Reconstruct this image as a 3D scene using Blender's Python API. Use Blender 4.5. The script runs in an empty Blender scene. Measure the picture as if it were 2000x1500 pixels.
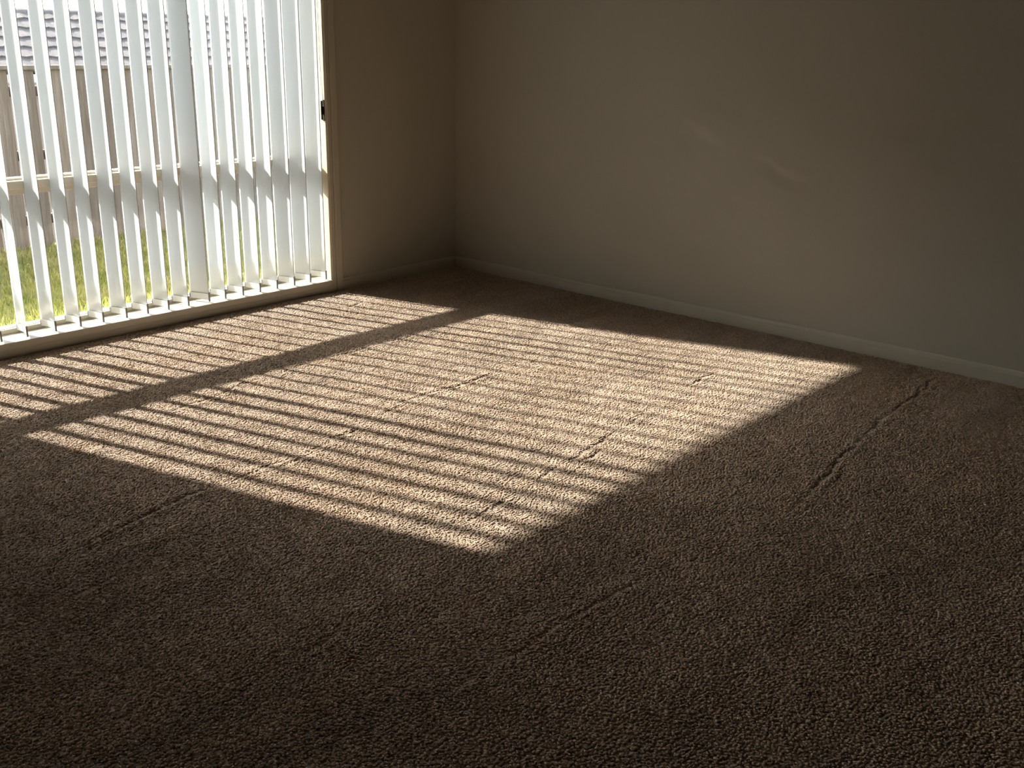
import bpy, bmesh, math, random
import numpy as np
from mathutils import Matrix, Vector

random.seed(7)
rng = np.random.default_rng(7)
scene = bpy.context.scene
col = scene.collection

# ------------------------------------------------------------------ camera
# world frame: floor corner of the room at the origin, window wall is y = 0
# (room at y < 0, garden at y > 0), plain wall is x = 0 (room at x < 0).
cam_d = bpy.data.cameras.new('camera')
cam_d.sensor_width = 36.0
cam_d.lens = 36.0 * 2006.5 / 2000.0
cam_d.clip_start = 0.05
cam_d.clip_end = 500
cam = bpy.data.objects.new('camera', cam_d)
col.objects.link(cam)
rt = Vector((0.6649841, -0.74663284, 0.01831791))
up = Vector((0.22570545, 0.22428212, 0.94802668))
fw = Vector((0.71193623, 0.62628822, -0.31766314))
m = Matrix((( rt.x, up.x, -fw.x, -4.82665),
            ( rt.y, up.y, -fw.y, -4.76930),
            ( rt.z, up.z, -fw.z, 1.44),
            (0, 0, 0, 1)))
cam.matrix_world = m
scene.camera = cam

# ------------------------------------------------------------------ sky, sun, exposure
SUN_TRAVEL = Vector((0.28, -1.0, -0.667)).normalized()
w = bpy.data.worlds.new('sky')
scene.world = w
w.use_nodes = True
nt = w.node_tree
bg = nt.nodes['Background']
sky = nt.nodes.new('ShaderNodeTexSky')
sky.sky_type = 'NISHITA'
sky.sun_disc = False
sky.sun_elevation = math.asin(-SUN_TRAVEL.z)
sky.sun_rotation = math.atan2(-SUN_TRAVEL.x, -SUN_TRAVEL.y)
sky.air_density = 1.0
sky.dust_density = 1.8
hsv = nt.nodes.new('ShaderNodeHueSaturation')
hsv.inputs['Saturation'].default_value = 0.55   # thin high haze
nt.links.new(sky.outputs[0], hsv.inputs['Color'])
nt.links.new(hsv.outputs[0], bg.inputs[0])
bg.inputs[1].default_value = 1.02

sd = bpy.data.lights.new('sun', 'SUN')
sd.energy = 20.0
sd.angle = math.radians(0.9)
sd.color = (1.0, 0.955, 0.89)
sun = bpy.data.objects.new('sun', sd)
col.objects.link(sun)
sun.rotation_euler = SUN_TRAVEL.to_track_quat('-Z', 'Y').to_euler()
sun.location = (-2, 6, 6)

vs = scene.view_settings
vs.view_transform = 'Standard'
vs.look = 'None'
vs.exposure = 0.0
vs.gamma = 1.0
vs.use_curve_mapping = False
scene.cycles.max_bounces = 10
scene.cycles.diffuse_bounces = 6
scene.cycles.transparent_max_bounces = 16

# ------------------------------------------------------------------ material helpers
def new_mat(name):
    mt = bpy.data.materials.new(name)
    mt.use_nodes = True
    n = mt.node_tree
    return mt, n, n.nodes, n.links, n.nodes['Principled BSDF']

def noise(nodes, links, coord, scale, detail=3, rough=0.55, dist=0.0):
    t = nodes.new('ShaderNodeTexNoise')
    t.inputs['Scale'].default_value = scale
    t.inputs['Detail'].default_value = detail
    t.inputs['Roughness'].default_value = rough
    t.inputs['Distortion'].default_value = dist
    links.new(coord, t.inputs['Vector'])
    return t.outputs['Fac']

def ramp(nodes, links, fac, stops):
    r = nodes.new('ShaderNodeValToRGB')
    el = r.color_ramp.elements
    el[0].position, el[0].color = stops[0][0], (*stops[0][1], 1)
    el[1].position, el[1].color = stops[-1][0], (*stops[-1][1], 1)
    for p_, c_ in stops[1:-1]:
        e = el.new(p_); e.color = (*c_, 1)
    links.new(fac, r.inputs[0])
    return r.outputs[0]

def bump(nodes, links, height, strength, dist, prev=None):
    b = nodes.new('ShaderNodeBump')
    b.inputs['Strength'].default_value = strength
    b.inputs['Distance'].default_value = dist
    links.new(height, b.inputs['Height'])
    if prev is not None:
        links.new(prev, b.inputs['Normal'])
    return b.outputs['Normal']

def paint(name, c, rough=0.55, scale=180, bstr=0.15, var=0.05, objrand=0.0):
    mt, n, N, L, P = new_mat(name)
    tc = N.new('ShaderNodeTexCoord')
    f = noise(N, L, tc.outputs['Object'], 3.0, 4)
    lo = tuple(v * (1 - var) for v in c); hi = tuple(min(1, v * (1 + var)) for v in c)
    colr = ramp(N, L, f, [(0.3, lo), (0.7, hi)])
    L.new(colr, P.inputs['Base Color'])
    P.inputs['Roughness'].default_value = rough
    P.inputs['Specular IOR Level'].default_value = 0.3
    h = noise(N, L, tc.outputs['Object'], scale, 2)
    L.new(bump(N, L, h, bstr, 0.002), P.inputs['Normal'])
    return mt

WALL = (0.405, 0.375, 0.314)
M = {}
M['wall'] = paint('painted_plaster', WALL, 0.7, 240, 0.25, 0.02)
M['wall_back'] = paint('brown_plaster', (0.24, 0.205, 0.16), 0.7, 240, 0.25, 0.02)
M['ceiling'] = paint('ceiling_paint', (0.40, 0.375, 0.33), 0.8, 200, 0.1, 0.02)
M['trim'] = paint('trim_paint', (0.45, 0.415, 0.34), 0.4, 60, 0.06, 0.03)
M['frame'] = paint('cream_window_paint', (0.74, 0.66, 0.53), 0.4, 60, 0.05, 0.03)
M['clip'] = paint('grey_plastic', (0.22, 0.22, 0.23), 0.4, 60, 0.05, 0.03)
M['cleat'] = paint('dark_plastic', (0.035, 0.03, 0.025), 0.4, 60, 0.05, 0.03)
M['cord'] = paint('cord_white', (0.75, 0.72, 0.66), 0.7, 800, 0.2, 0.03)
M['headrail'] = paint('white_metal', (0.75, 0.75, 0.73), 0.35, 60, 0.03, 0.02)
M['brick'] = paint('render_outside', (0.45, 0.36, 0.29), 0.9, 80, 0.4, 0.1)

def wall_glint_smudge():
    """plain wall paint with painted-in light reflections and a few faint dark smudges"""
    mt, n, N, L, P = new_mat('glint_smudge_plaster')
    tc = N.new('ShaderNodeTexCoord')
    co = tc.outputs['Object']
    f = noise(N, L, co, 2.2, 4)
    base = ramp(N, L, f, [(0.3, tuple(v * 0.985 for v in WALL)), (0.7, tuple(v * 1.015 for v in WALL))])
    warp = N.new('ShaderNodeTexNoise'); warp.inputs['Scale'].default_value = 6.0
    warp.inputs['Detail'].default_value = 3
    L.new(co, warp.inputs['Vector'])
    sub = N.new('ShaderNodeVectorMath'); sub.operation = 'SUBTRACT'
    L.new(warp.outputs['Color'], sub.inputs[0]); sub.inputs[1].default_value = (.5, .5, .5)
    sc = N.new('ShaderNodeVectorMath'); sc.operation = 'SCALE'; sc.inputs['Scale'].default_value = 0.10
    L.new(sub.outputs[0], sc.inputs[0])
    ad = N.new('ShaderNodeVectorMath'); ad.operation = 'ADD'
    L.new(co, ad.inputs[0]); L.new(sc.outputs[0], ad.inputs[1])
    cur = base
    # (y, z, angle, half length, half width, brightness factor); light ones paint slat reflections, dark ones are smudges
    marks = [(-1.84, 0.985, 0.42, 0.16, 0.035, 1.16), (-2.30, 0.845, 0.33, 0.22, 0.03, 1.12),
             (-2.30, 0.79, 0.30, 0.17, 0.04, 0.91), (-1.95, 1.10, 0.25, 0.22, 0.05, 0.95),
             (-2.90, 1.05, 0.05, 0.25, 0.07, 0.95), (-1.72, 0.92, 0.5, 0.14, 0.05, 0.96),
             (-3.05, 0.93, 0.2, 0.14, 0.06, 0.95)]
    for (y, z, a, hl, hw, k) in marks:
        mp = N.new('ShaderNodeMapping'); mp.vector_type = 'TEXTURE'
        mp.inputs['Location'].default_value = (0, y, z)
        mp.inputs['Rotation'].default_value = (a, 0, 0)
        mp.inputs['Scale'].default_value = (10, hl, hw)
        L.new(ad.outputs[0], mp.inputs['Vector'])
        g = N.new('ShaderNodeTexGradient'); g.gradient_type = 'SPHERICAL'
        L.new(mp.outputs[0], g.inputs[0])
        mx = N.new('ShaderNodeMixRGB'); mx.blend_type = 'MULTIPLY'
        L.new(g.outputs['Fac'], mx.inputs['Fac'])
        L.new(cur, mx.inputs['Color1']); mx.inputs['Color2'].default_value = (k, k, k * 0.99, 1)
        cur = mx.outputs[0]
    L.new(cur, P.inputs['Base Color'])
    P.inputs['Roughness'].default_value = 0.7
    P.inputs['Specular IOR Level'].default_value = 0.3
    h = noise(N, L, co, 240, 2)
    L.new(bump(N, L, h, 0.25, 0.002), P.inputs['Normal'])
    return mt
M['wall_glint_smudge'] = wall_glint_smudge()

def carpet_mat(name, k):
    mt, n, N, L, P = new_mat(name)
    tc = N.new('ShaderNodeTexCoord')
    co = tc.outputs['Object']
    t = noise(N, L, co, 95, 2, 0.6, 0.2)
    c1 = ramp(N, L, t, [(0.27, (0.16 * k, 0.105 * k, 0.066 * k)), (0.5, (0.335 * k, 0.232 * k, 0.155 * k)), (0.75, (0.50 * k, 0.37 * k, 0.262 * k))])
    # pile lay left by the vacuum: long strokes roughly along the window wall
    mp = N.new('ShaderNodeMapping'); mp.inputs['Rotation'].default_value = (0, 0, math.radians(-7))
    mp.inputs['Scale'].default_value = (0.7, 3.6, 1)
    L.new(co, mp.inputs[0])
    s = noise(N, L, mp.outputs[0], 1.5, 4, 0.6, 0.7)
    lay = ramp(N, L, s, [(0.36, (0.84, 0.84, 0.84)), (0.64, (1.12, 1.12, 1.12))])
    mx = N.new('ShaderNodeMixRGB'); mx.blend_type = 'MULTIPLY'; mx.inputs[0].default_value = 1
    L.new(c1, mx.inputs[1]); L.new(lay, mx.inputs[2])
    L.new(mx.outputs[0], P.inputs['Base Color'])
    P.inputs['Roughness'].default_value = 1.0
    P.inputs['Specular IOR Level'].default_value = 0.0
    P.inputs['Sheen Weight'].default_value = 0.85
    P.inputs['Sheen Roughness'].default_value = 0.45
    P.inputs['Sheen Tint'].default_value = (1, 0.93, 0.86, 1)
    tr = N.new('ShaderNodeBsdfTranslucent'); L.new(mx.outputs[0], tr.inputs[0])
    ms = N.new('ShaderNodeMixShader'); ms.inputs[0].default_value = 0.30
    L.new(P.outputs[0], ms.inputs[1]); L.new(tr.outputs[0], ms.inputs[2])
    L.new(ms.outputs[0], N['Material Output'].inputs[0])
    return mt
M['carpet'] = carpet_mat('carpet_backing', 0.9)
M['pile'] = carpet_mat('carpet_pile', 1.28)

def slat_mat(name, transl):
    mt, n, N, L, P = new_mat(name)
    tc = N.new('ShaderNodeTexCoord')
    f = noise(N, L, tc.outputs['Object'], 300, 2)
    colr = ramp(N, L, f, [(0.3, (0.80, 0.83, 0.85)), (0.7, (0.85, 0.88, 0.90))])
    N.remove(P)
    d = N.new('ShaderNodeBsdfDiffuse'); tr = N.new('ShaderNodeBsdfTranslucent')
    gl = N.new('ShaderNodeBsdfGlossy'); gl.inputs['Roughness'].default_value = 0.35
    L.new(colr, d.inputs[0])
    tr.inputs[0].default_value = (0.80, 0.84, 0.88, 1)
    mx = N.new('ShaderNodeMixShader'); mx.inputs[0].default_value = transl
    L.new(d.outputs[0], mx.inputs[1]); L.new(tr.outputs[0], mx.inputs[2])
    fr = N.new('ShaderNodeFresnel'); fr.inputs[0].default_value = 1.35
    m2 = N.new('ShaderNodeMixShader'); L.new(fr.outputs[0], m2.inputs[0])
    L.new(mx.outputs[0], m2.inputs[1]); L.new(gl.outputs[0], m2.inputs[2])
    L.new(m2.outputs[0], N['Material Output'].inputs[0])
    return mt
M['slat'] = slat_mat('white_blind_fabric', 0.22)
M['sheer'] = slat_mat('fill_blind_fabric', 0.50)  # extra translucent so the added blind passes fill light

def glass_mat():
    mt, n, N, L, P = new_mat('window_glass')
    N.remove(P)
    t = N.new('ShaderNodeBsdfTransparent'); t.inputs[0].default_value = (0.95, 0.97, 0.96, 1)
    g = N.new('ShaderNodeBsdfGlossy'); g.inputs['Roughness'].default_value = 0.0
    fr = N.new('ShaderNodeFresnel'); fr.inputs[0].default_value = 1.45
    mx = N.new('ShaderNodeMixShader')
    L.new(fr.outputs[0], mx.inputs[0]); L.new(t.outputs[0], mx.inputs[1]); L.new(g.outputs[0], mx.inputs[2])
    L.new(mx.outputs[0], N['Material Output'].inputs[0])
    return mt
M['glass'] = glass_mat()

def wood_mat():
    mt, n, N, L, P = new_mat('weathered_paling')
    tc = N.new('ShaderNodeTexCoord')
    oi = N.new('ShaderNodeObjectInfo')
    ad = N.new('ShaderNodeVectorMath'); ad.operation = 'ADD'
    cb = N.new('ShaderNodeCombineXYZ')
    mu = N.new('ShaderNodeMath'); mu.operation = 'MULTIPLY'; mu.inputs[1].default_value = 37
    L.new(oi.outputs['Random'], mu.inputs[0]); L.new(mu.outputs[0], cb.inputs[0]); L.new(mu.outputs[0], cb.inputs[2])
    L.new(tc.outputs['Object'], ad.inputs[0]); L.new(cb.outputs[0], ad.inputs[1])
    mp = N.new('ShaderNodeMapping'); mp.inputs['Scale'].default_value = (28, 28, 1.6)
    L.new(ad.outputs[0], mp.inputs[0])
    f = noise(N, L, mp.outputs[0], 1.5, 5, 0.65, 0.8)
    c = ramp(N, L, f, [(0.25, (0.15, 0.112, 0.088)), (0.5, (0.235, 0.185, 0.152)), (0.75, (0.31, 0.26, 0.225))])
    hs = N.new('ShaderNodeMapRange'); hs.inputs['To Min'].default_value = 0.72; hs.inputs['To Max'].default_value = 1.12
    L.new(oi.outputs['Random'], hs.inputs['Value'])
    mx = N.new('ShaderNodeMixRGB'); mx.blend_type = 'MULTIPLY'; mx.inputs[0].default_value = 1
    L.new(c, mx.inputs[1]); L.new(hs.outputs[0], mx.inputs[2])
    L.new(mx.outputs[0], P.inputs['Base Color'])
    P.inputs['Roughness'].default_value = 0.9
    L.new(bump(N, L, f, 0.5, 0.004), P.inputs['Normal'])
    return mt
M['wood'] = wood_mat()

def tile_mat():
    mt, n, N, L, P = new_mat('roof_tile_concrete')
    tc = N.new('ShaderNodeTexCoord'); oi = N.new('ShaderNodeObjectInfo')
    f = noise(N, L, tc.outputs['Object'], 14, 4)
    c = ramp(N, L, f, [(0.3, (0.14, 0.118, 0.108)), (0.7, (0.205, 0.175, 0.162))])
    hs = N.new('ShaderNodeMapRange'); hs.inputs['To Min'].default_value = 0.85; hs.inputs['To Max'].default_value = 1.1
    L.new(oi.outputs['Random'], hs.inputs['Value'])
    mx = N.new('ShaderNodeMixRGB'); mx.blend_type = 'MULTIPLY'; mx.inputs[0].default_value = 1
    L.new(c, mx.inputs[1]); L.new(hs.outputs[0], mx.inputs[2])
    L.new(mx.outputs[0], P.inputs['Base Color'])
    P.inputs['Roughness'].default_value = 0.9
    return mt
M['tile'] = tile_mat()

def grass_mat(name, a, b, c):
    mt, n, N, L, P = new_mat(name)
    tc = N.new('ShaderNodeTexCoord')
    f = noise(N, L, tc.outputs['Object'], 5, 5, 0.7)
    cc = ramp(N, L, f, [(0.32, a), (0.5, b), (0.68, c)])
    L.new(cc, P.inputs['Base Color'])
    P.inputs['Roughness'].default_value = 0.75
    P.inputs['Specular IOR Level'].default_value = 0.2
    tr = N.new('ShaderNodeBsdfTranslucent'); L.new(cc, tr.inputs[0])
    mx = N.new('ShaderNodeMixShader'); mx.inputs[0].default_value = 0.4
    L.new(P.outputs[0], mx.inputs[1]); L.new(tr.outputs[0], mx.inputs[2])
    L.new(mx.outputs[0], N['Material Output'].inputs[0])
    return mt
M['grass'] = grass_mat('grass_blade', (0.19, 0.24, 0.05), (0.36, 0.35, 0.085), (0.55, 0.47, 0.20))
M['soil'] = paint('lawn_soil', (0.17, 0.17, 0.06), 0.95, 60, 0.5, 0.3)
M['dirt'] = paint('yard_dirt', (0.25, 0.21, 0.16), 0.95, 40, 0.5, 0.2)

# ------------------------------------------------------------------ mesh helpers
def add_box(bm, x0, x1, y0, y1, z0, z1, bev=0.0):
    vsx = [bm.verts.new(v) for v in ((x0, y0, z0), (x1, y0, z0), (x1, y1, z0), (x0, y1, z0),
                                     (x0, y0, z1), (x1, y0, z1), (x1, y1, z1), (x0, y1, z1))]
    fs = []
    for idx in ((3, 2, 1, 0), (4, 5, 6, 7), (0, 1, 5, 4), (1, 2, 6, 5), (2, 3, 7, 6), (3, 0, 4, 7)):
        fs.append(bm.faces.new([vsx[i] for i in idx]))
    if bev > 0:
        es = list({e for f in fs for e in f.edges})
        bmesh.ops.bevel(bm, geom=es, offset=bev, segments=2, profile=0.5, affect='EDGES')

def mesh_of(name, bm, mat, smooth=False):
    bmesh.ops.recalc_face_normals(bm, faces=bm.faces)
    me = bpy.data.meshes.new(name)
    bm.to_mesh(me); bm.free()
    me.materials.append(mat)
    if smooth:
        for p_ in me.polygons: p_.use_smooth = True
    return me

def obj(name, me, parent=None, loc=None, rot=None):
    o = bpy.data.objects.new(name, me)
    col.objects.link(o)
    if parent is not None: o.parent = parent
    if loc is not None: o.location = loc
    if rot is not None: o.rotation_euler = rot
    return o

def boxes(name, lst, mat, parent=None, bev=0.0, loc=None):
    bm = bmesh.new()
    for b in lst: add_box(bm, *b, bev=bev)
    return obj(name, mesh_of(name, bm, mat), parent, loc)

def prism_x(name, prof, x0, x1, mat, parent=None):
    """profile of (y, z) points extruded along x"""
    bm = bmesh.new()
    a = [bm.verts.new((x0, y, z)) for y, z in prof]
    b = [bm.verts.new((x1, y, z)) for y, z in prof]
    n = len(prof)
    for i in range(n): bm.faces.new((a[i], a[(i + 1) % n], b[(i + 1) % n], b[i]))
    bm.faces.new(a); bm.faces.new(list(reversed(b)))
    return obj(name, mesh_of(name, bm, mat), parent)

def prism_y(name, prof, y0, y1, mat, parent=None):
    bm = bmesh.new()
    a = [bm.verts.new((x, y0, z)) for x, z in prof]
    b = [bm.verts.new((x, y1, z)) for x, z in prof]
    n = len(prof)
    for i in range(n): bm.faces.new((a[i], a[(i + 1) % n], b[(i + 1) % n], b[i]))
    bm.faces.new(a); bm.faces.new(list(reversed(b)))
    return obj(name, mesh_of(name, bm, mat), parent)

def tube(bm, pts, r, seg=6):
    rings = []
    for i, p_ in enumerate(pts):
        p_ = Vector(p_)
        d = (Vector(pts[min(i + 1, len(pts) - 1)]) - Vector(pts[max(i - 1, 0)])).normalized()
        s = d.cross(Vector((0, 0, 1)))
        if s.length < 0.05: s = d.cross(Vector((0, 1, 0)))
        s.normalize(); t = s.cross(d)
        rings.append([bm.verts.new(p_ + r * (math.cos(2 * math.pi * k / seg) * s + math.sin(2 * math.pi * k / seg) * t)) for k in range(seg)])
    for a, b in zip(rings, rings[1:]):
        for k in range(seg): bm.faces.new((a[k], a[(k + 1) % seg], b[(k + 1) % seg], b[k]))
    bm.faces.new(rings[0]); bm.faces.new(list(reversed(rings[-1])))

def tag(o, label=None, cat=None, group=None, kind=None):
    if label: o['label'] = label
    if cat: o['category'] = cat
    if group: o['group'] = group
    if kind: o['kind'] = kind
    return o

def struct(o, label, cat):
    return tag(o, label, cat, None, 'structure')

def empty(name, loc):
    o = bpy.data.objects.new(name, None)
    o.empty_display_size = 0.1
    col.objects.link(o); o.location = loc
    return o

# ------------------------------------------------------------------ room shell
X0, Y0, ZC = -7.4, -8.6, 2.6         # room extents
WX0, WX1, WZ0, WZ1 = -3.75, -1.04, 0.068, 2.14   # window opening
WT = 0.26                            # window wall thickness

# carpet floor: a fine grid with real creases and vacuum swells
def vnoise(x, y, s, seed):
    r = np.random.default_rng(seed)
    g = r.random((256, 256))
    xs, ys = x * s, y * s
    xi = np.floor(xs).astype(int); yi = np.floor(ys).astype(int)
    fx = xs - xi; fy = ys - yi
    fx = fx * fx * (3 - 2 * fx); fy = fy * fy * (3 - 2 * fy)
    a = g[xi % 256, yi % 256]; b = g[(xi + 1) % 256, yi % 256]
    c = g[xi % 256, (yi + 1) % 256]; d = g[(xi + 1) % 256, (yi + 1) % 256]
    return (a * (1 - fx) + b * fx) * (1 - fy) + (c * (1 - fx) + d * fx) * fy

CREASES = [  # x0, y0, x1, y1, depth
    (-3.70, -2.03, -3.10, -1.935, .8), (-3.10, -1.95, -2.55, -1.885, .5), (-2.90, -1.96, -2.62, -1.915, .6),
    (-2.60, -1.885, -2.38, -1.85, .9), (-2.30, -1.83, -2.05, -1.775, .8), (-2.15, -1.76, -1.48, -1.775, .8),
    (-2.75, -2.74, -2.45, -2.70, .8), (-2.34, -2.69, -2.12, -2.665, .9), (-2.13, -2.665, -1.70, -2.605, 1.0),
    (-2.10, -2.70, -1.92, -2.665, .8), (-1.70, -2.60, -1.30, -2.54, .4), (-1.10, -2.50, -0.79, -2.49, .8),
    (-1.95, -3.44, -1.10, -3.33, .8), (-1.10, -3.33, -0.14, -3.255, .8), (-0.55, -3.29, -0.26, -3.25, .8),
    (-3.50, -1.06, -3.40, -1.05, .7), (-2.85, -1.19, -2.30, -1.07, .8), (-2.30, -1.07, -1.30, -1.04, .5),
    (-0.36, -2.43, -0.12, -2.415, .7), (-0.86, -1.67, -0.72, -1.65, .7), (-1.25, -0.375, -1.06, -0.315, .7),
    (-3.42, -3.31, -2.60, -3.345, .4), (-3.56, -2.955, -3.28, -2.905, .5), (-4.1, -2.35, -3.6, -2.25, .4),
]
def carpet_field(x, y):
    """height of the backing and lean of the pile (vacuum strokes, parted creases)"""
    Z = 0.003 * (vnoise(x, y, 1.3, 1) - 0.5) + 0.003 * (vnoise(x, y, 6, 2) - 0.5)
    ca_, sa_ = math.cos(math.radians(7)), math.sin(math.radians(7))
    u = x * ca_ + y * sa_; v = -x * sa_ + y * ca_
    lay = vnoise(u * 0.55, v * 3.2, 1, 4) - 0.5 + 0.5 * (vnoise(x, y, 3.1, 5) - 0.5)
    Z = Z + 0.004 * lay
    lx = 0.005 * lay * ca_ + 0.003 * (vnoise(x, y, 18, 6) - 0.5)
    ly = 0.005 * lay * sa_ - 0.0005 + 0.003 * (vnoise(x, y, 18, 7) - 0.5)
    for i, (ax, ay, bx_, by_, dep) in enumerate(CREASES):
        L_ = math.hypot(bx_ - ax, by_ - ay); ux, uy = (bx_ - ax) / L_, (by_ - ay) / L_
        m_ = (x > min(ax, bx_) - .05) & (x < max(ax, bx_) + .05) & (y > min(ay, by_) - .12) & (y < max(ay, by_) + .12)
        if not m_.any(): continue
        xm, ym = x[m_], y[m_]
        t = (xm - ax) * ux + (ym - ay) * uy
        d = -(xm - ax) * uy + (ym - ay) * ux
        d = d + 0.030 * (vnoise(xm, ym * 0 + i * 3.3, 9, 20 + i) - 0.5) + 0.008 * (vnoise(xm, ym, 40, 50 + i) - 0.5)
        env = np.clip(t / 0.10, 0, 1) * np.clip((L_ - t) / 0.10, 0, 1) * dep
        env = env * np.clip(0.35 + 0.9 * vnoise(xm, ym * 0 + i, 8, 90 + i), 0, 1.1)
        Z[m_] += env * (-0.0085 * np.exp(-(d / 0.0068) ** 2) + 0.0032 * np.exp(-((np.abs(d) - 0.022) / 0.012) ** 2))
        push = 0.0045 * env * np.sign(d) * np.exp(-(d / 0.014) ** 2)
        lx[m_] += -uy * push; ly[m_] += ux * push
    return Z, lx, ly

xs = np.concatenate([np.arange(X0, -5.25, 0.05), np.arange(-5.25, 0.0001, 0.022)]); xs[-1] = 0
ys = np.concatenate([np.arange(Y0, -5.35, 0.05), np.arange(-5.35, 0.0001, 0.02)]); ys[-1] = 0
GX, GY = np.meshgrid(xs, ys)
PILE = 0.0050
def base_z(x, y):
    Z, lx, ly = carpet_field(x, y)
    edge = np.clip(np.minimum(-x, -y) / 0.05, 0, 1)
    return Z * edge, lx * edge, ly * edge
Z, _, _ = base_z(GX.ravel(), GY.ravel())
Z = Z.reshape(GX.shape)
# where tufts are planted the backing lies a pile height lower
inside = (GX > -5.2) & (GY > -5.3)
Z = Z - np.where(inside, PILE, 0.0)
ny, nx = GX.shape
co = np.stack([GX, GY, Z], -1).reshape(-1, 3).astype(np.float32)
ii = np.arange(ny * nx).reshape(ny, nx)
quads = np.stack([ii[:-1, :-1], ii[:-1, 1:], ii[1:, 1:], ii[1:, :-1]], -1).reshape(-1, 4)
def np_mesh(name, co, faces, mat, smooth=True):
    me = bpy.data.meshes.new(name)
    k = faces.shape[1]
    me.vertices.add(len(co)); me.vertices.foreach_set('co', co.astype(np.float32).ravel())
    me.loops.add(faces.size); me.loops.foreach_set('vertex_index', faces.ravel().astype(np.int32))
    me.polygons.add(len(faces)); me.polygons.foreach_set('loop_start', np.arange(0, faces.size, k, dtype=np.int32))
    me.polygons.foreach_set('use_smooth', np.full(len(faces), smooth, dtype=bool))
    me.update(calc_edges=True)
    me.materials.append(mat)
    return me
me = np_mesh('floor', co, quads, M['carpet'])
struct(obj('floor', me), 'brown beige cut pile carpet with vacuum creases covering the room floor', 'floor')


# cut pile tufts over the part of the carpet that can be seen
def tufts(step, keep, sides, ring):
    px = np.arange(-5.2, -0.018, step); py = np.arange(-5.3, -0.018, step * 0.87)
    TX, TY = np.meshgrid(px, py)
    TX = TX + (np.arange(len(py)) % 2)[:, None] * step * 0.5
    TX = (TX + rng.uniform(-.38, .38, TX.shape) * step).ravel(); TY = (TY + rng.uniform(-.38, .38, TY.shape) * step).ravel()
    k = keep(TX, TY) & (TX < -0.018) & (TY < -0.02)
    TX, TY = TX[k], TY[k]
    n = len(TX)
    zb, lx, ly = base_z(TX, TY)
    hgt = PILE * rng.uniform(0.72, 1.12, n)
    lx = lx + rng.normal(0, 0.0013, n); ly = ly + rng.normal(0, 0.0013, n)
    r0 = step * rng.uniform(0.60, 0.80, n)
    a0 = rng.uniform(0, 2 * np.pi, n)
    lv = []
    prof_ = [(0.0, 0.9, 0.0), (0.70, 0.92, 0.5)] if ring else [(0.0, 1.12, 0.0)]
    for (hz, rr, le) in prof_:
        for q in range(sides):
            an = a0 + 2 * np.pi * q / sides
            lv.append(np.stack([TX + np.cos(an) * r0 * rr + lx * le, TY + np.sin(an) * r0 * rr + ly * le, zb - PILE - 0.001 + hz * hgt], -1))
    lv.append(np.stack([TX + lx, TY + ly, zb - PILE + hgt], -1))
    V = np.stack(lv, 1); nv = V.shape[1]
    f = []
    if ring:
        for q in range(sides):
            q2 = (q + 1) % sides
            f += [(q, q2, sides + q2), (q, sides + q2, sides + q), (sides + q, sides + q2, nv - 1)]
    else:
        for q in range(sides): f.append((q, (q + 1) % sides, nv - 1))
    F = (np.arange(n)[:, None, None] * nv + np.array(f)[None]).reshape(-1, 3)
    return V.reshape(-1, 3), F
cxy = np.array([-4.82665, -4.7693])
def in_view(x, y):
    # wedge of floor in front of the viewpoint, with room to step aside
    a = np.arctan2(x - cxy[0], y - cxy[1]); d = np.hypot(x - cxy[0], y - cxy[1])
    return (np.abs(a - math.radians(48.7)) < np.where(d < 2.9, math.radians(56), math.radians(38))) & (d > 0.9)
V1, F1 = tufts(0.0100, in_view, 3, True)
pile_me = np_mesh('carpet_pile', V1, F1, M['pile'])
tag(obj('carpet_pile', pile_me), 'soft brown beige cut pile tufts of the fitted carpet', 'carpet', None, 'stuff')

struct(boxes('wall_right', [(0.0, 0.2, Y0 - .2, WT, -0.2, ZC)], M['wall_glint_smudge']),
       'plain beige painted wall with painted light streaks and faint smudges right of the corner', 'wall')
VX0, VX1 = -6.49, -3.99             # second window added for fill light, left of the view
struct(boxes('wall_left', [(X0, VX0, 0, WT, -0.2, ZC), (VX1, WX0, 0, WT, -0.2, ZC), (VX0, VX1, 0, WT, WZ1, ZC), (VX0, VX1, 0, WT, -0.2, 0.03), (WX1, 0, 0, WT, -0.2, ZC),
                           (WX0, WX1, 0, WT, WZ1, ZC), (WX0, WX1, 0, WT, -0.2, 0.03)], M['wall']),
       'beige painted wall holding the window with the vertical blind', 'wall')
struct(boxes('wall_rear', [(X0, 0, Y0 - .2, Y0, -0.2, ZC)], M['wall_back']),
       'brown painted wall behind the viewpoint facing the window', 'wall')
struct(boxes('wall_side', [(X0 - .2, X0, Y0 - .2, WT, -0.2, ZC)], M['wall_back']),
       'brown painted wall opposite the right wall, out of view', 'wall')
struct(boxes('ceiling', [(X0 - .2, 0.2, Y0 - .2, WT, ZC, ZC + 0.2)], M['ceiling']),
       'flat off white ceiling above the carpeted room', 'ceiling')

# skirting boards with a small stepped top
prof = [(0, -0.006), (-0.017, -0.006), (-0.017, 0.048), (-0.0155, 0.050), (-0.011, 0.0515), (-0.011, 0.0555), (-0.009, 0.062), (-0.005, 0.0665), (0, 0.0675)]
struct(prism_y('baseboard_right', prof, Y0, 0, M['trim']),
       'painted skirting board with stepped top along the right wall', 'baseboard')
struct(prism_x('baseboard_left', prof, WX1 + 0.065, -0.017, M['trim']),
       'short painted skirting board between window architrave and corner', 'baseboard')
struct(prism_x('baseboard_far', prof, X0, VX0 - 0.065, M['trim']),
       'painted skirting board beyond the added window, out of view', 'baseboard')

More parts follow.
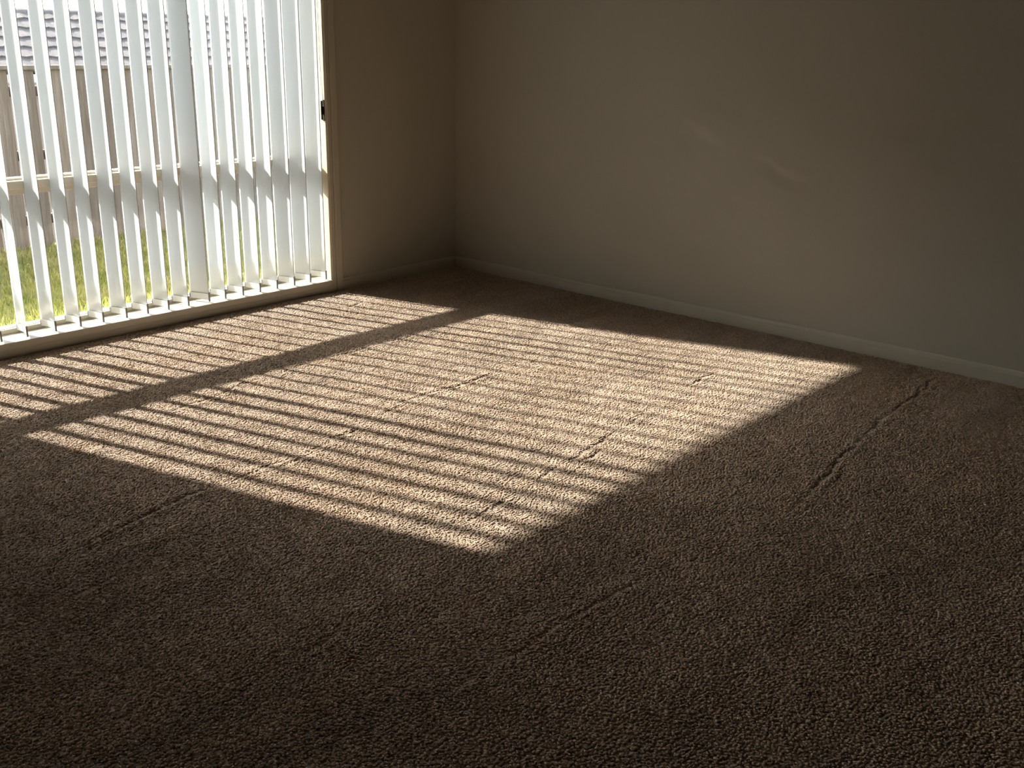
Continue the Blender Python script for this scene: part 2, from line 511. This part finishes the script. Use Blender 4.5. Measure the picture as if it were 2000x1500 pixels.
# window: frame, transom, panes, lining
win = struct(empty('window_1', ((WX0 + WX1) / 2, 0.15, WZ0)), 'wide cream framed window with a low transom and two glass panes', 'window')
def wpart(name, lst, mat, bev=0.0):
    o = boxes(name, lst, mat, None, bev)
    o.parent = win; o.matrix_parent_inverse = Matrix.Translation(-Vector(win.location))
    return o
FY0, FY1 = 0.138, 0.215
TZ0, TZ1 = 0.720, 0.778
wpart('jamb', [(WX1 - 0.012, WX1, -0.002, WT, WZ0 - 0.03, WZ1)], M['frame'])
wpart('jamb', [(WX0, WX0 + 0.012, -0.002, WT, WZ0 - 0.03, WZ1)], M['frame'])
wpart('head', [(WX0 + 0.012, WX1 - 0.012, -0.002, WT, WZ1 - 0.012, WZ1)], M['frame'])
wpart('sill', [(WX0 + 0.012, WX1 - 0.012, -0.020, WT + 0.03, WZ0 - 0.036, WZ0)], M['trim'], 0.003)
wpart('frame_stile', [(WX0 + 0.012, WX0 + 0.055, FY0, FY1, WZ0, WZ1 - 0.012)], M['frame'], 0.002)
wpart('frame_stile', [(WX1 - 0.026, WX1 - 0.012, FY0, FY1, WZ0, WZ1 - 0.012)], M['frame'], 0.002)
wpart('frame_rail', [(WX0 + 0.055, WX1 - 0.026, FY0, FY1, WZ0, WZ0 + 0.022)], M['frame'], 0.002)
wpart('frame_rail', [(WX0 + 0.055, WX1 - 0.026, FY0, FY1, WZ1 - 0.06, WZ1 - 0.012)], M['frame'], 0.002)
wpart('transom', [(WX0 + 0.055, WX1 - 0.026, 0.128, 0.285, TZ0 + 0.020, TZ1)], M['frame'], 0.003)
wpart('transom_bead', [(WX0 + 0.055, WX1 - 0.026, 0.150, 0.250, TZ0 - 0.006, TZ0 + 0.020)], M['frame'], 0.002)
wpart('transom_lip', [(WX0 + 0.055, WX1 - 0.026, 0.165, 0.215, TZ1, TZ1 + 0.010)], M['frame'], 0.002)
wpart('pane', [(WX0 + 0.050, WX1 - 0.020, 0.180, 0.184, WZ0 + 0.018, TZ0 - 0.004)], M['glass'])
wpart('pane', [(WX0 + 0.050, WX1 - 0.020, 0.180, 0.184, TZ1 + 0.006, WZ1 - 0.055)], M['glass'])

# architraves and the board under the sill
struct(boxes('trim_1', [(WX1 - 0.004, WX1 + 0.022, -0.012, 0, -0.005, WZ1), (WX1 + 0.022, WX1 + 0.065, -0.019, 0, -0.005, WZ1 + 0.065)], M['trim'], None, 0.003),
       'painted architrave running down the right side of the window', 'architrave')
struct(boxes('trim_2', [(WX0 - 0.065, WX0 + 0.004, -0.017, 0, -0.005, WZ1 + 0.065)], M['trim'], None, 0.003),
       'painted architrave on the left side of the window, out of view', 'architrave')
struct(boxes('trim_3', [(WX0 + 0.004, WX1 - 0.004, -0.017, 0, WZ1 - 0.004, WZ1 + 0.065)], M['trim'], None, 0.003),
       'painted architrave across the window head, out of view', 'architrave')
struct(boxes('trim_4', [(WX0 + 0.004, WX1 - 0.004, -0.0185, 0, -0.005, WZ0 - 0.036)], M['trim'], None, 0.0),
       'low painted board between the window sill and the carpet', 'trim')

# ------------------------------------------------------------------ vertical blind
SW, SAG, TH = 0.127, 0.0105, 0.0012
SZ0, SZ1 = 0.080, 2.065
def slat_mesh():
    bm = bmesh.new()
    n = 12; nz = 10
    front = []; back = []
    for j in range(nz + 1):
        z = SZ0 + (SZ1 - SZ0) * j / nz
        rf, rb = [], []
        for i in range(n + 1):
            t = -SW / 2 + SW * i / n
            s = SAG * (1 - (2 * t / SW) ** 2)
            # local x runs along the slat width, local y is the bulge
            rf.append(bm.verts.new((t, s + TH / 2, z))); rb.append(bm.verts.new((t, s - TH / 2, z)))
        front.append(rf); back.append(rb)
    for j in range(nz):
        for i in range(n):
            bm.faces.new((front[j][i], front[j][i + 1], front[j + 1][i + 1], front[j + 1][i]))
            bm.faces.new((back[j][i + 1], back[j][i], back[j + 1][i], back[j + 1][i + 1]))
        bm.faces.new((front[j][0], front[j + 1][0], back[j + 1][0], back[j][0]))
        bm.faces.new((front[j][n], back[j][n], back[j + 1][n], front[j + 1][n]))
    for i in range(n):
        bm.faces.new((front[0][i + 1], front[0][i], back[0][i], back[0][i + 1]))
        bm.faces.new((front[nz][i], front[nz][i + 1], back[nz][i + 1], back[nz][i]))
    return mesh_of('slat', bm, M['slat'], True)
SLAT = slat_mesh()
def weight_mesh():
    bm = bmesh.new()
    n = 8; rows = []
    for i in range(n + 1):
        t = -SW / 2 + 0.004 + (SW - 0.008) * i / n
        s = SAG * (1 - (2 * t / SW) ** 2) - 0.0026
        rows.append([bm.verts.new((t, s + dy, z)) for dy, z in ((-.001, SZ0 + .003), (.001, SZ0 + .003), (.001, SZ0 + .034), (-.001, SZ0 + .034))])
    for a, b in zip(rows, rows[1:]):
        for k in range(4): bm.faces.new((a[k], a[(k + 1) % 4], b[(k + 1) % 4], b[k]))
    bm.faces.new(rows[0]); bm.faces.new(list(reversed(rows[-1])))
    return mesh_of('bottom_weight', bm, M['headrail'])
WEIGHT = weight_mesh()
bm = bmesh.new(); add_box(bm, SW / 2 - 0.004, SW / 2 + 0.0035, -0.005, 0.003, SZ0 - 0.006, SZ0 + 0.046, 0.0012)
CLIP = mesh_of('clip', bm, M['clip'])
bm = bmesh.new(); add_box(bm, -SW / 2 - 0.0035, -SW / 2 + 0.004, -0.003, 0.003, SZ0 + 0.008, SZ0 + 0.032, 0.0012)
CLIP2 = mesh_of('clip', bm, M['clip'])
bm = bmesh.new(); add_box(bm, -0.004, 0.004, -0.003, 0.003, SZ1 - 0.008, SZ1 + 0.022, 0.001)
HOOK = mesh_of('hook', bm, M['headrail'])

YB = 0.0685
ticks = [-2.957, -2.836, -2.710, -2.587, -2.470, -2.349, -2.231, -2.114, -1.998, -1.881, -1.769, -1.656, -1.542, -1.428, -1.313, -1.198, -1.083]
phis = [93, 94, 84, 83.5, 83.5, 80.5, 82, 81, 80.5, 70.5, 83, 83.5, 85, 84, 79, 79, 79]
while ticks[0] > WX0 + 0.17:
    ticks.insert(0, ticks[0] - 0.118); phis.insert(0, 92 + random.uniform(-3, 3))
blind = empty('vertical_blind', ((WX0 + WX1) / 2, YB, SZ0))
tag(blind, 'white vertical slat blind hanging open in the window above the sill', 'blind')
boxes('headrail', [(-1.31, 1.31, -0.022, 0.022, SZ1 + 0.02 - SZ0, SZ1 + 0.047 - SZ0)], M['headrail'], blind, 0.003)
prev = None
for tx, ph in zip(ticks, phis):
    a = math.radians(ph)
    cx = tx - SW / 2 * math.cos(math.radians(80))
    s = obj('slat', SLAT, blind, (cx - blind.location.x, 0, -SZ0), (0, 0, -a))
    ang = -a
    obj('bottom_weight', WEIGHT, s); obj('clip', CLIP, s); obj('clip', CLIP2, s); obj('hook', HOOK, s)
    # bead chain from the window-side clip of the previous slat to this one
    wx = cx - SW / 2 * math.cos(a); wy = YB + SW / 2 * math.sin(a)
    if prev is not None:
        pw, sprev, pcx, pang = prev
        p0 = Vector((pw[0], pw[1], SZ0 + 0.022)); p1 = Vector((wx, wy, SZ0 + 0.022))
        Rm = Matrix.Translation((pcx, YB, 0)) @ Matrix.Rotation(pang, 4, 'Z')
        Ri = Rm.inverted()
        bm = bmesh.new(); pts = []
        for k in range(9):
            q = p0.lerp(p1, k / 8); q.z -= 0.007 * (1 - (2 * k / 8 - 1) ** 2)
            pts.append(Ri @ q)
        tube(bm, pts, 0.0012, 5)
        for k in range(1, 16):
            q = p0.lerp(p1, k / 16); q.z -= 0.007 * (1 - (2 * k / 16 - 1) ** 2)
            bmesh.ops.create_icosphere(bm, subdivisions=1, radius=0.0026, matrix=Matrix.Translation(Ri @ q))
        obj('bead_chain', mesh_of('bead_chain', bm, M['clip']), sprev)
    prev = ((wx, wy), s, cx, ang)
# looped pull cord beside the right jamb
bm = bmesh.new()
cxl = -1.066 - blind.location.x
for dx in (0.0, 0.007):
    tube(bm, [(cxl + dx, 0.012 - YB, SZ1 + 0.02 - SZ0), (cxl + dx - 0.001, 0.010 - YB, 1.5 - SZ0), (cxl + dx * .8 + .002, 0.008 - YB, 1.2 - SZ0), (cxl + 0.009 + dx * .3, 0.006 - YB, 1.095 - SZ0)], 0.0014, 6)
obj('pull_cord', mesh_of('pull_cord', bm, M['cord']), blind)

# unseen second window and shut blind, added for fill light from the left
fill_win = struct(empty('window_fill', ((VX0 + VX1) / 2, 0.15, WZ0)), 'added cream framed window left of the view, unseen, for fill light', 'window')
def fill_part(name, b, mat, bev=0.0):
    o = boxes(name, [b], mat, None, bev)
    o.parent = fill_win; o.matrix_parent_inverse = Matrix.Translation(-Vector(fill_win.location))
fill_part('jamb', (VX1 - 0.012, VX1, -0.002, WT, WZ0 - 0.03, WZ1), M['frame'])
fill_part('jamb', (VX0, VX0 + 0.012, -0.002, WT, WZ0 - 0.03, WZ1), M['frame'])
fill_part('head', (VX0 + 0.012, VX1 - 0.012, -0.002, WT, WZ1 - 0.012, WZ1), M['frame'])
fill_part('sill', (VX0 + 0.012, VX1 - 0.012, -0.020, WT + 0.03, WZ0 - 0.036, WZ0), M['frame'], 0.003)
fill_part('frame_stile', (VX0 + 0.012, VX0 + 0.055, FY0, FY1, WZ0, WZ1 - 0.012), M['frame'], 0.002)
fill_part('frame_stile', (VX1 - 0.055, VX1 - 0.012, FY0, FY1, WZ0, WZ1 - 0.012), M['frame'], 0.002)
fill_part('transom', (VX0 + 0.055, VX1 - 0.055, FY0, FY1, TZ0, TZ1), M['frame'], 0.003)
fill_part('pane', (VX0 + 0.050, VX1 - 0.050, 0.180, 0.184, WZ0, TZ0 + 0.002), M['glass'])
fill_part('pane', (VX0 + 0.050, VX1 - 0.050, 0.180, 0.184, TZ1 - 0.002, WZ1 - 0.012), M['glass'])
struct(boxes('trim_5', [(VX1 - 0.004, VX1 + 0.065, -0.017, 0, -0.005, WZ1 + 0.065), (VX0 - 0.065, VX0 + 0.004, -0.017, 0, -0.005, WZ1 + 0.065),
                        (VX0 + 0.004, VX1 - 0.004, -0.017, 0, WZ1 - 0.004, WZ1 + 0.065), (VX0 + 0.004, VX1 - 0.004, -0.0185, 0, -0.005, WZ0 - 0.036)], M['trim']),
       'painted architrave around the added window, out of view', 'architrave')
fill_blind = empty('vertical_blind', ((VX0 + VX1) / 2, YB, SZ0))  # added blind of the unseen fill-light window
tag(fill_blind, 'sheer white vertical slat blind turned shut, added with the unseen window for fill light', 'blind')
boxes('headrail', [(-1.22, 1.22, -0.022, 0.022, SZ1 + 0.02 - SZ0, SZ1 + 0.047 - SZ0)], M['headrail'], fill_blind, 0.003)
SHEER = SLAT.copy(); SHEER.materials[0] = M['sheer']
for k in range(21):
    s = obj('slat', SHEER, fill_blind, (-1.166 + k * 0.1166, 0, -SZ0), (0, 0, -math.radians(167)))
    obj('bottom_weight', WEIGHT, s); obj('hook', HOOK, s)

# cord cleat screwed to the right jamb
cl = empty('cord_cleat', (WX1 - 0.012, 0.006, 0.985))
tag(cl, 'small dark cord cleat fixed on the cream right window jamb', 'cleat')
boxes('base_plate', [(-0.004, 0.0, -0.008, 0.010, 0.0, 0.115)], M['cleat'], cl, 0.0015)
bm = bmesh.new()
add_box(bm, -0.018, -0.004, -0.004, 0.006, 0.035, 0.08, 0.002)
add_box(bm, -0.018, -0.011, -0.004, 0.006, 0.006, 0.110, 0.002)
obj('horn', mesh_of('horn', bm, M['cleat']), cl)

# ------------------------------------------------------------------ garden
GZ = -0.20
FY = 3.42
struct(boxes('ground', [(-14, 14, WT, FY + 0.12, GZ - 0.4, GZ)], M['soil']), 'soil under the lawn between house and paling fence', 'ground')
struct(boxes('ground', [(-30, 40, FY + 0.12, 60, GZ - 2.4, GZ - 1.6)], M['dirt']), 'lower bare ground beyond the paling fence', 'ground')

# lawn blades
NB = 70000
bx = rng.uniform(-4.2, 3.6, NB); by = rng.uniform(WT + 0.02, FY - 0.075, NB)
hh = 0.030 + 0.035 * rng.random(NB) * (0.5 + vnoise(bx, by, 3, 31)); an = rng.uniform(0, 2 * np.pi, NB)
tall = by > FY - 0.17
hh[tall] *= 1.25
wd = 0.0035 + 0.003 * rng.random(NB)
lx = 0.5 * hh * rng.uniform(-1, 1, NB); ly = 0.4 * hh * rng.uniform(-1, 1, NB)
ca, sa = np.cos(an) * wd, np.sin(an) * wd
z0 = np.full(NB, GZ - 0.003)
V = np.stack([np.stack([bx - ca, by - sa, z0], -1), np.stack([bx + ca, by + sa, z0], -1),
              np.stack([bx + ca * .7 + lx * .35, by + sa * .7 + ly * .35, z0 + hh * .6], -1),
              np.stack([bx - ca * .7 + lx * .35, by - sa * .7 + ly * .35, z0 + hh * .6], -1),
              np.stack([bx + lx, by + ly, z0 + hh], -1)], 1).reshape(-1, 3).astype(np.float32)
b0 = np.arange(NB, dtype=np.int32)[:, None] * 5
T = np.concatenate([b0 + np.array([[0, 1, 2]]), b0 + np.array([[0, 2, 3]]), b0 + np.array([[3, 2, 4]])], 0).astype(np.int32)
me = bpy.data.meshes.new('lawn')
me.vertices.add(len(V)); me.vertices.foreach_set('co', V.ravel())
me.loops.add(T.size); me.loops.foreach_set('vertex_index', T.ravel())
me.polygons.add(len(T)); me.polygons.foreach_set('loop_start', np.arange(0, T.size, 3, dtype=np.int32))
me.update(calc_edges=True)
me.materials.append(M['grass'])
tag(obj('lawn', me), 'sunlit green and straw lawn between the window and fence', 'grass', None, 'stuff')

# paling fence
fence = empty('paling_fence', (0, FY, GZ))
tag(fence, 'weathered grey brown timber paling fence behind the lawn', 'fence')
FH = 1.37
palings = []
for k in range(5):
    r = random.Random(k)
    wv = 0.094 + r.uniform(-.004, .004)
    bm = bmesh.new()
    h = FH - 0.012 + r.uniform(-0.006, 0.004)
    add_box(bm, -wv / 2, wv / 2, -0.008, 0.008, 0, h, 0.002)
    palings.append(mesh_of('paling', bm, M['wood']))
x = -5.5; k = 0
while x < 6.5:
    obj('paling', random.choice(palings), fence, (x, random.uniform(-0.004, 0.004) + (0.006 if k % 2 else -0.006), 0), (0, random.uniform(-.004, .004), 0))
    x += 0.1 + random.uniform(-0.003, 0.005); k += 1
boxes('capping', [(-5.6, 6.6, -0.035, 0.040, FH - 0.012, FH + 0.018)], M['wood'], fence, 0.003)
for rz in (0.18, 0.68, 1.16):
    boxes('rail', [(-5.6, 6.6, 0.016, 0.054, rz, rz + 0.075)], M['wood'], fence, 0.003)
px = -5.4
while px < 6.5:
    boxes('post', [(px - .05, px + .05, 0.054, 0.115, -0.1, FH - 0.02)], M['wood'], fence, 0.004); px += 2.4

# neighbouring house behind the fence: low tiled roof
house = empty('neighbour_house', (3.0, 9.2, GZ - 1.6))
tag(house, 'neighbouring house with low grey tiled roof rising above the fence', 'house')
HB = GZ - 1.6
eave = 0.93; pitch = math.radians(25)
boxes('wall', [(-5.6, 6.6, 0.35, 6.0, 0, eave - HB - 0.05)], M['brick'], house)
boxes('fascia', [(-6.0, 7.0, 0.0, 0.03, eave - HB - 0.20, eave - HB - 0.03)], M['headrail'], house)
boxes('gutter', [(-6.0, 7.0, -0.11, 0.0, eave - HB - 0.14, eave - HB - 0.04)], M['headrail'], house, 0.02)
def tile_mesh():
    bm = bmesh.new()
    W_, D_, n = 0.405, 0.335, 8
    top = []; bot = []
    for j in range(2):
        rt_, rb_ = [], []
        for i in range(n + 1):
            xx = -W_ / 2 + W_ * i / n
            hz = 0.016 * (0.5 + 0.5 * math.cos(4 * math.pi * i / n))
            rt_.append(bm.verts.new((xx, D_ * j, hz + 0.034 - 0.008 * j))); rb_.append(bm.verts.new((xx, D_ * j, hz * 0.4 - 0.022 * (1 - j))))
        top.append(rt_); bot.append(rb_)
    for i in range(n):
        bm.faces.new((top[0][i], top[0][i + 1], top[1][i + 1], top[1][i]))
        bm.faces.new((bot[0][i + 1], bot[0][i], bot[1][i], bot[1][i + 1]))
        bm.faces.new((bot[0][i], bot[0][i + 1], top[0][i + 1], top[0][i]))
        bm.faces.new((top[1][i], top[1][i + 1], bot[1][i + 1], bot[1][i]))
    bm.faces.new((bot[0][0], top[0][0], top[1][0], bot[1][0])); bm.faces.new((top[0][n], bot[0][n], bot[1][n], top[1][n]))
    return mesh_of('roof_tile', bm, M['tile'])
TILE = tile_mesh()
NR = 6
course = 0.289
rise = course * math.sin(pitch); run = course * math.cos(pitch)
for r_ in range(NR):
    xx = -5.9 + (0.2 if r_ % 2 else 0)
    while xx < 6.9:
        obj('roof_tile', TILE, house, (xx, -0.04 + r_ * run, eave - HB + 0.03 + r_ * rise), (pitch - 0.06, 0, 0)); xx += 0.41
ry = -0.04 + NR * run; rz = eave - HB + 0.03 + NR * rise
bm = bmesh.new()
n = 8; a_, b_ = [], []
for i in range(n + 1):
    th = math.pi * i / n
    a_.append(bm.verts.new((-0.2, 0.12 * math.cos(th), 0.075 * math.sin(th)))); b_.append(bm.verts.new((0.2, 0.125 * math.cos(th), 0.08 * math.sin(th))))
for i in range(n): bm.faces.new((a_[i], a_[i + 1], b_[i + 1], b_[i]))
bm.faces.new(a_); bm.faces.new(list(reversed(b_))); bm.faces.new((a_[0], b_[0], b_[-1], a_[-1]))
RC = mesh_of('ridge_cap', bm, M['tile'])
xx = -5.8
while xx < 6.9:
    obj('ridge_cap', RC, house, (xx, ry + 0.02, rz - 0.035)); xx += 0.395
bm = bmesh.new()
vv = [bm.verts.new(v) for v in ((-6, 0, eave - HB - 0.01), (7, 0, eave - HB - 0.01), (7, ry, rz - 0.04), (-6, ry, rz - 0.04), (-6, 2 * ry, eave - HB), (7, 2 * ry, eave - HB))]
bm.faces.new((vv[0], vv[1], vv[2], vv[3])); bm.faces.new((vv[3], vv[2], vv[5], vv[4]))
bm.faces.new((vv[0], vv[3], vv[4])); bm.faces.new((vv[1], vv[5], vv[2])); bm.faces.new((vv[0], vv[4], vv[5], vv[1]))
obj('roof_deck', mesh_of('roof_deck', bm, M['brick']), house)

# unseen taller house, added to block low sky light into the room
side = empty('sky_block_house', (-13.0, 7.6, GZ - 1.6))
tag(side, 'added unseen house with plain gable roof far left, blocking low sky light', 'house')
SB = GZ - 1.6
SH = 4.15 - SB
boxes('wall', [(-9.0, 6.6, 0.0, 8.0, 0, SH)], M['brick'], side)
bm = bmesh.new()
vv = [bm.verts.new(v) for v in ((-9.4, -0.35, SH - 0.05), (6.9, -0.35, SH - 0.05), (6.9, 4.0, SH + 1.75), (-9.4, 4.0, SH + 1.75),
                                (-9.4, 8.35, SH - 0.05), (6.9, 8.35, SH - 0.05))]
bm.faces.new((vv[0], vv[1], vv[2], vv[3])); bm.faces.new((vv[3], vv[2], vv[5], vv[4]))
bm.faces.new((vv[0], vv[3], vv[4])); bm.faces.new((vv[1], vv[5], vv[2])); bm.faces.new((vv[0], vv[4], vv[5], vv[1]))
obj('roof', mesh_of('roof', bm, M['tile']), side)
boxes('fascia', [(-9.4, 6.9, -0.39, -0.35, SH - 0.2, SH - 0.02)], M['headrail'], side)
for wx in (-6.0, -1.5, 3.2):
    wo = boxes('window', [(wx, wx + 1.8, -0.04, 0.02, SH - 2.0, SH - 0.7)], M['frame'], side)
    boxes('pane', [(wx + 0.06, wx + 0.87, -0.055, -0.04, SH - 1.94, SH - 0.76)], M['glass'], wo)
    boxes('pane', [(wx + 0.93, wx + 1.74, -0.055, -0.04, SH - 1.94, SH - 0.76)], M['glass'], wo)
